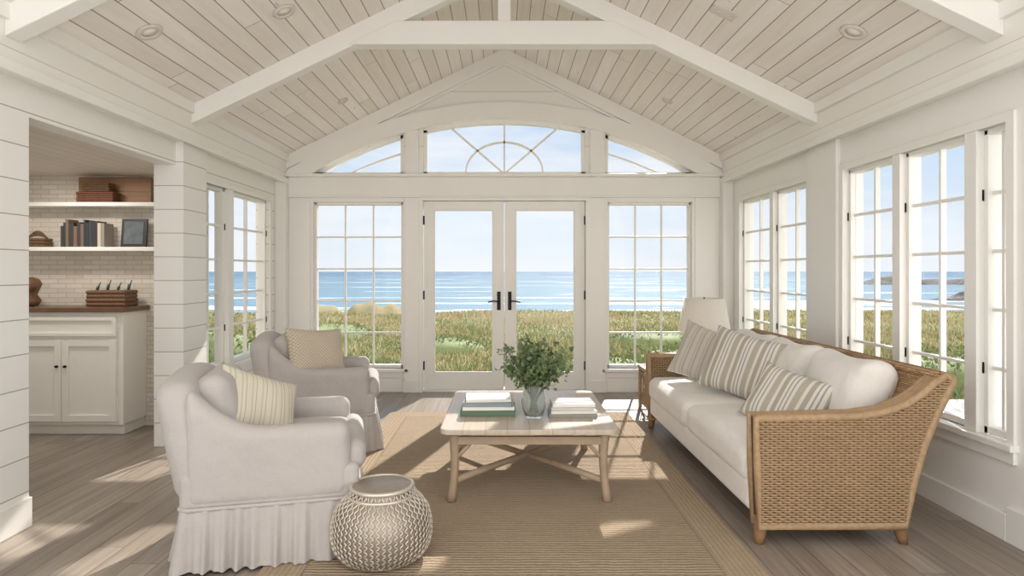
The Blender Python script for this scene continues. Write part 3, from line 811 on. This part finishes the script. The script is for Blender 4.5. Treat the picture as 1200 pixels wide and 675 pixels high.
# sea
sea=NT('sea_water'); co=sea.coord(); s_=sea.sep(co)
wv=sea.noise(sea.comb(sea.math('MULTIPLY',s_[0],.12),sea.math('MULTIPLY',s_[1],.5),0),1.0,6,.65)
wl=sea.noise(sea.comb(sea.math('MULTIPLY',s_[0],.012),sea.math('MULTIPLY',s_[1],.09),0),1.0,4,.6)
far=sea.math('MINIMUM',sea.math('DIVIDE',s_[1],700.0),1.0)
c0=sea.mix(far,C(112,138,152),C(80,108,132))
c0=sea.mix(sea.math('MULTIPLY',sea.math('GREATER_THAN',wv,.60),.4),c0,C(166,184,194))
near=sea.math('MAXIMUM',sea.math('SUBTRACT',1.0,sea.math('DIVIDE',sea.math('SUBTRACT',s_[1],45.0),90.0)),0.0)
side=sea.math('GREATER_THAN',s_[0],30.0)
foam=sea.math('GREATER_THAN',sea.math('ADD',wl,sea.math('MULTIPLY',sea.math('MINIMUM',near,1.0),sea.math('ADD',.06,sea.math('MULTIPLY',side,.11)))),.61)
c0=sea.mix(sea.math('MULTIPLY',foam,.8),c0,C(226,231,233))
sea.col(c0); sea.b.inputs['Roughness'].default_value=.75; sea.b.inputs['Specular IOR Level'].default_value=.05; sea.bump(wv,.4,.3); sea=sea.m
MB().add([(-6000,20,-3),(6000,20,-3),(6000,9000,-3),(-6000,9000,-3)],[(0,1,2,3)]).obj('sea',sea,recalc=False)
def mound(name,x0,x1,y0,y1,zb,zt,mat,rough,seed):
    rd=random.Random(seed); ph=[rd.uniform(0,6) for _ in range(8)]
    n1,n2=60,14; vs=[]
    for i in range(n1+1):
        for j in range(n2+1):
            u,v=i/n1,j/n2
            env=(math.sin(math.pi*u)**.6)*(math.sin(math.pi*v)**.7)
            h=.6+rough*(math.sin(u*9+ph[0])+.6*math.sin(u*23+ph[1]+v*4)+.4*math.sin(u*47+ph[2]+v*9))/2
            vs.append((x0+(x1-x0)*u,y0+(y1-y0)*v,zb+(zt-zb)*env*max(.1,h)))
    fs=[(i*(n2+1)+j,(i+1)*(n2+1)+j,(i+1)*(n2+1)+j+1,i*(n2+1)+j+1) for i in range(n1) for j in range(n2)]
    MB().add(vs,fs,0,True).obj(name,mat)
dn=NT('dune_grass'); dn.col(dn.mix(dn.noise(dn.coord(),1.2,5,.7),C(106,100,66),C(180,164,124))); dn.b.inputs['Roughness'].default_value=1; dn=dn.m
rk=NT('shore_rock'); rk.col(rk.mix(rk.noise(rk.coord(),.5,5,.7),C(68,66,64),C(130,124,118))); rk.b.inputs['Roughness'].default_value=.9; rk.bump(rk.noise(rk.coord(),.8,5),1,1); rk=rk.m
mound('grassy_dune',-19,-7,50,58,-3.2,-.1,dn,.25,1)
mound('grassy_dune',42,66,52,62,-3.2,-.9,dn,.3,5)
mound('rocky_headland',118,165,205,222,-3.4,.7,rk,.5,2)
mound('rocky_headland',64,76,92,98,-3.3,-1.6,rk,.6,9)

# ------------------------------------------------------------------ world / lights / camera
wd=bpy.data.worlds.new('sky_with_rear_fill'); bpy.context.scene.world=wd; wd.use_nodes=True
nt=wd.node_tree; N=nt.nodes; Lk=nt.links; bg=N['Background']
tc=N.new('ShaderNodeTexCoord'); sp=N.new('ShaderNodeSeparateXYZ'); Lk.new(tc.outputs['Generated'],sp.inputs[0])
rp=N.new('ShaderNodeValToRGB'); Lk.new(sp.outputs[2],rp.inputs[0])
el=rp.color_ramp.elements; el[0].position=0; el[0].color=(.88,.93,.98,1); el[1].position=1; el[1].color=(.34,.53,.85,1)
x=el.new(.10); x.color=(.72,.84,.97,1); x=el.new(.25); x.color=(.47,.66,.92,1)
mp=N.new('ShaderNodeMapping'); mp.inputs['Scale'].default_value=(1,1,5); Lk.new(tc.outputs['Generated'],mp.inputs[0])
nz=N.new('ShaderNodeTexNoise'); nz.inputs['Scale'].default_value=2.2; nz.inputs['Detail'].default_value=7; nz.inputs['Roughness'].default_value=.6; Lk.new(mp.outputs[0],nz.inputs['Vector'])
r2=N.new('ShaderNodeValToRGB'); r2.color_ramp.elements[0].position=.42; r2.color_ramp.elements[1].position=.70; Lk.new(nz.outputs['Fac'],r2.inputs[0])
mi=N.new('ShaderNodeMix'); mi.data_type='RGBA'; Lk.new(r2.outputs[0],mi.inputs[0]); Lk.new(rp.outputs[0],mi.inputs[6]); mi.inputs[7].default_value=(.97,.98,1.0,1)
mr=N.new('ShaderNodeMapRange'); mr.inputs['From Min'].default_value=0.1; mr.inputs['From Max'].default_value=-.6; mr.inputs['To Min'].default_value=0; mr.inputs['To Max'].default_value=1  # mask for the half of the world behind the camera
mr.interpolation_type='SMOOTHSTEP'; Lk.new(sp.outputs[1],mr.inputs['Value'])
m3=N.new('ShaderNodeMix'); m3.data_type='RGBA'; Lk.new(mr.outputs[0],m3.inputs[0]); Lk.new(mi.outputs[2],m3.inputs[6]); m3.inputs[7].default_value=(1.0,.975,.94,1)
ms=N.new('ShaderNodeMath'); ms.operation='MULTIPLY_ADD'; Lk.new(mr.outputs[0],ms.inputs[0]); ms.inputs[1].default_value=.95; ms.inputs[2].default_value=.82  # rear half brightened as added, unseen fill for the interior
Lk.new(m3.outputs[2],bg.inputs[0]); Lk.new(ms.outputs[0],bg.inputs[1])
sl=bpy.data.lights.new('sun','SUN'); sl.energy=5.5; sl.angle=.012; sl.color=(1,.94,.86)
so_=bpy.data.objects.new('sun',sl); so_.rotation_euler=Vector((-.27,-1.0,-.67)).to_track_quat('-Z','Y').to_euler(); so_.location=(10,15,12); bpy.context.scene.collection.objects.link(so_)
nl=bpy.data.lights.new('nook_fill_light','AREA'); nl.energy=10; nl.size=.25; nl.color=(1,.95,.88)  # unseen area light added to brighten the nook, no fixture modelled
no=bpy.data.objects.new('nook_fill_light',nl); no.location=(-3.6,4.8,2.2); bpy.context.scene.collection.objects.link(no)
cd=bpy.data.cameras.new('camera'); cd.sensor_width=36; cd.lens=22.2; cd.shift_x=.0075; cd.shift_y=-.01625; cd.clip_end=20000
co_=bpy.data.objects.new('camera',cd); co_.location=(0,0,H); co_.rotation_euler=(math.pi/2,0,0); bpy.context.scene.collection.objects.link(co_)
bpy.context.scene.camera=co_
vsn=bpy.context.scene.view_settings; vsn.view_transform='Standard'; vsn.exposure=.3
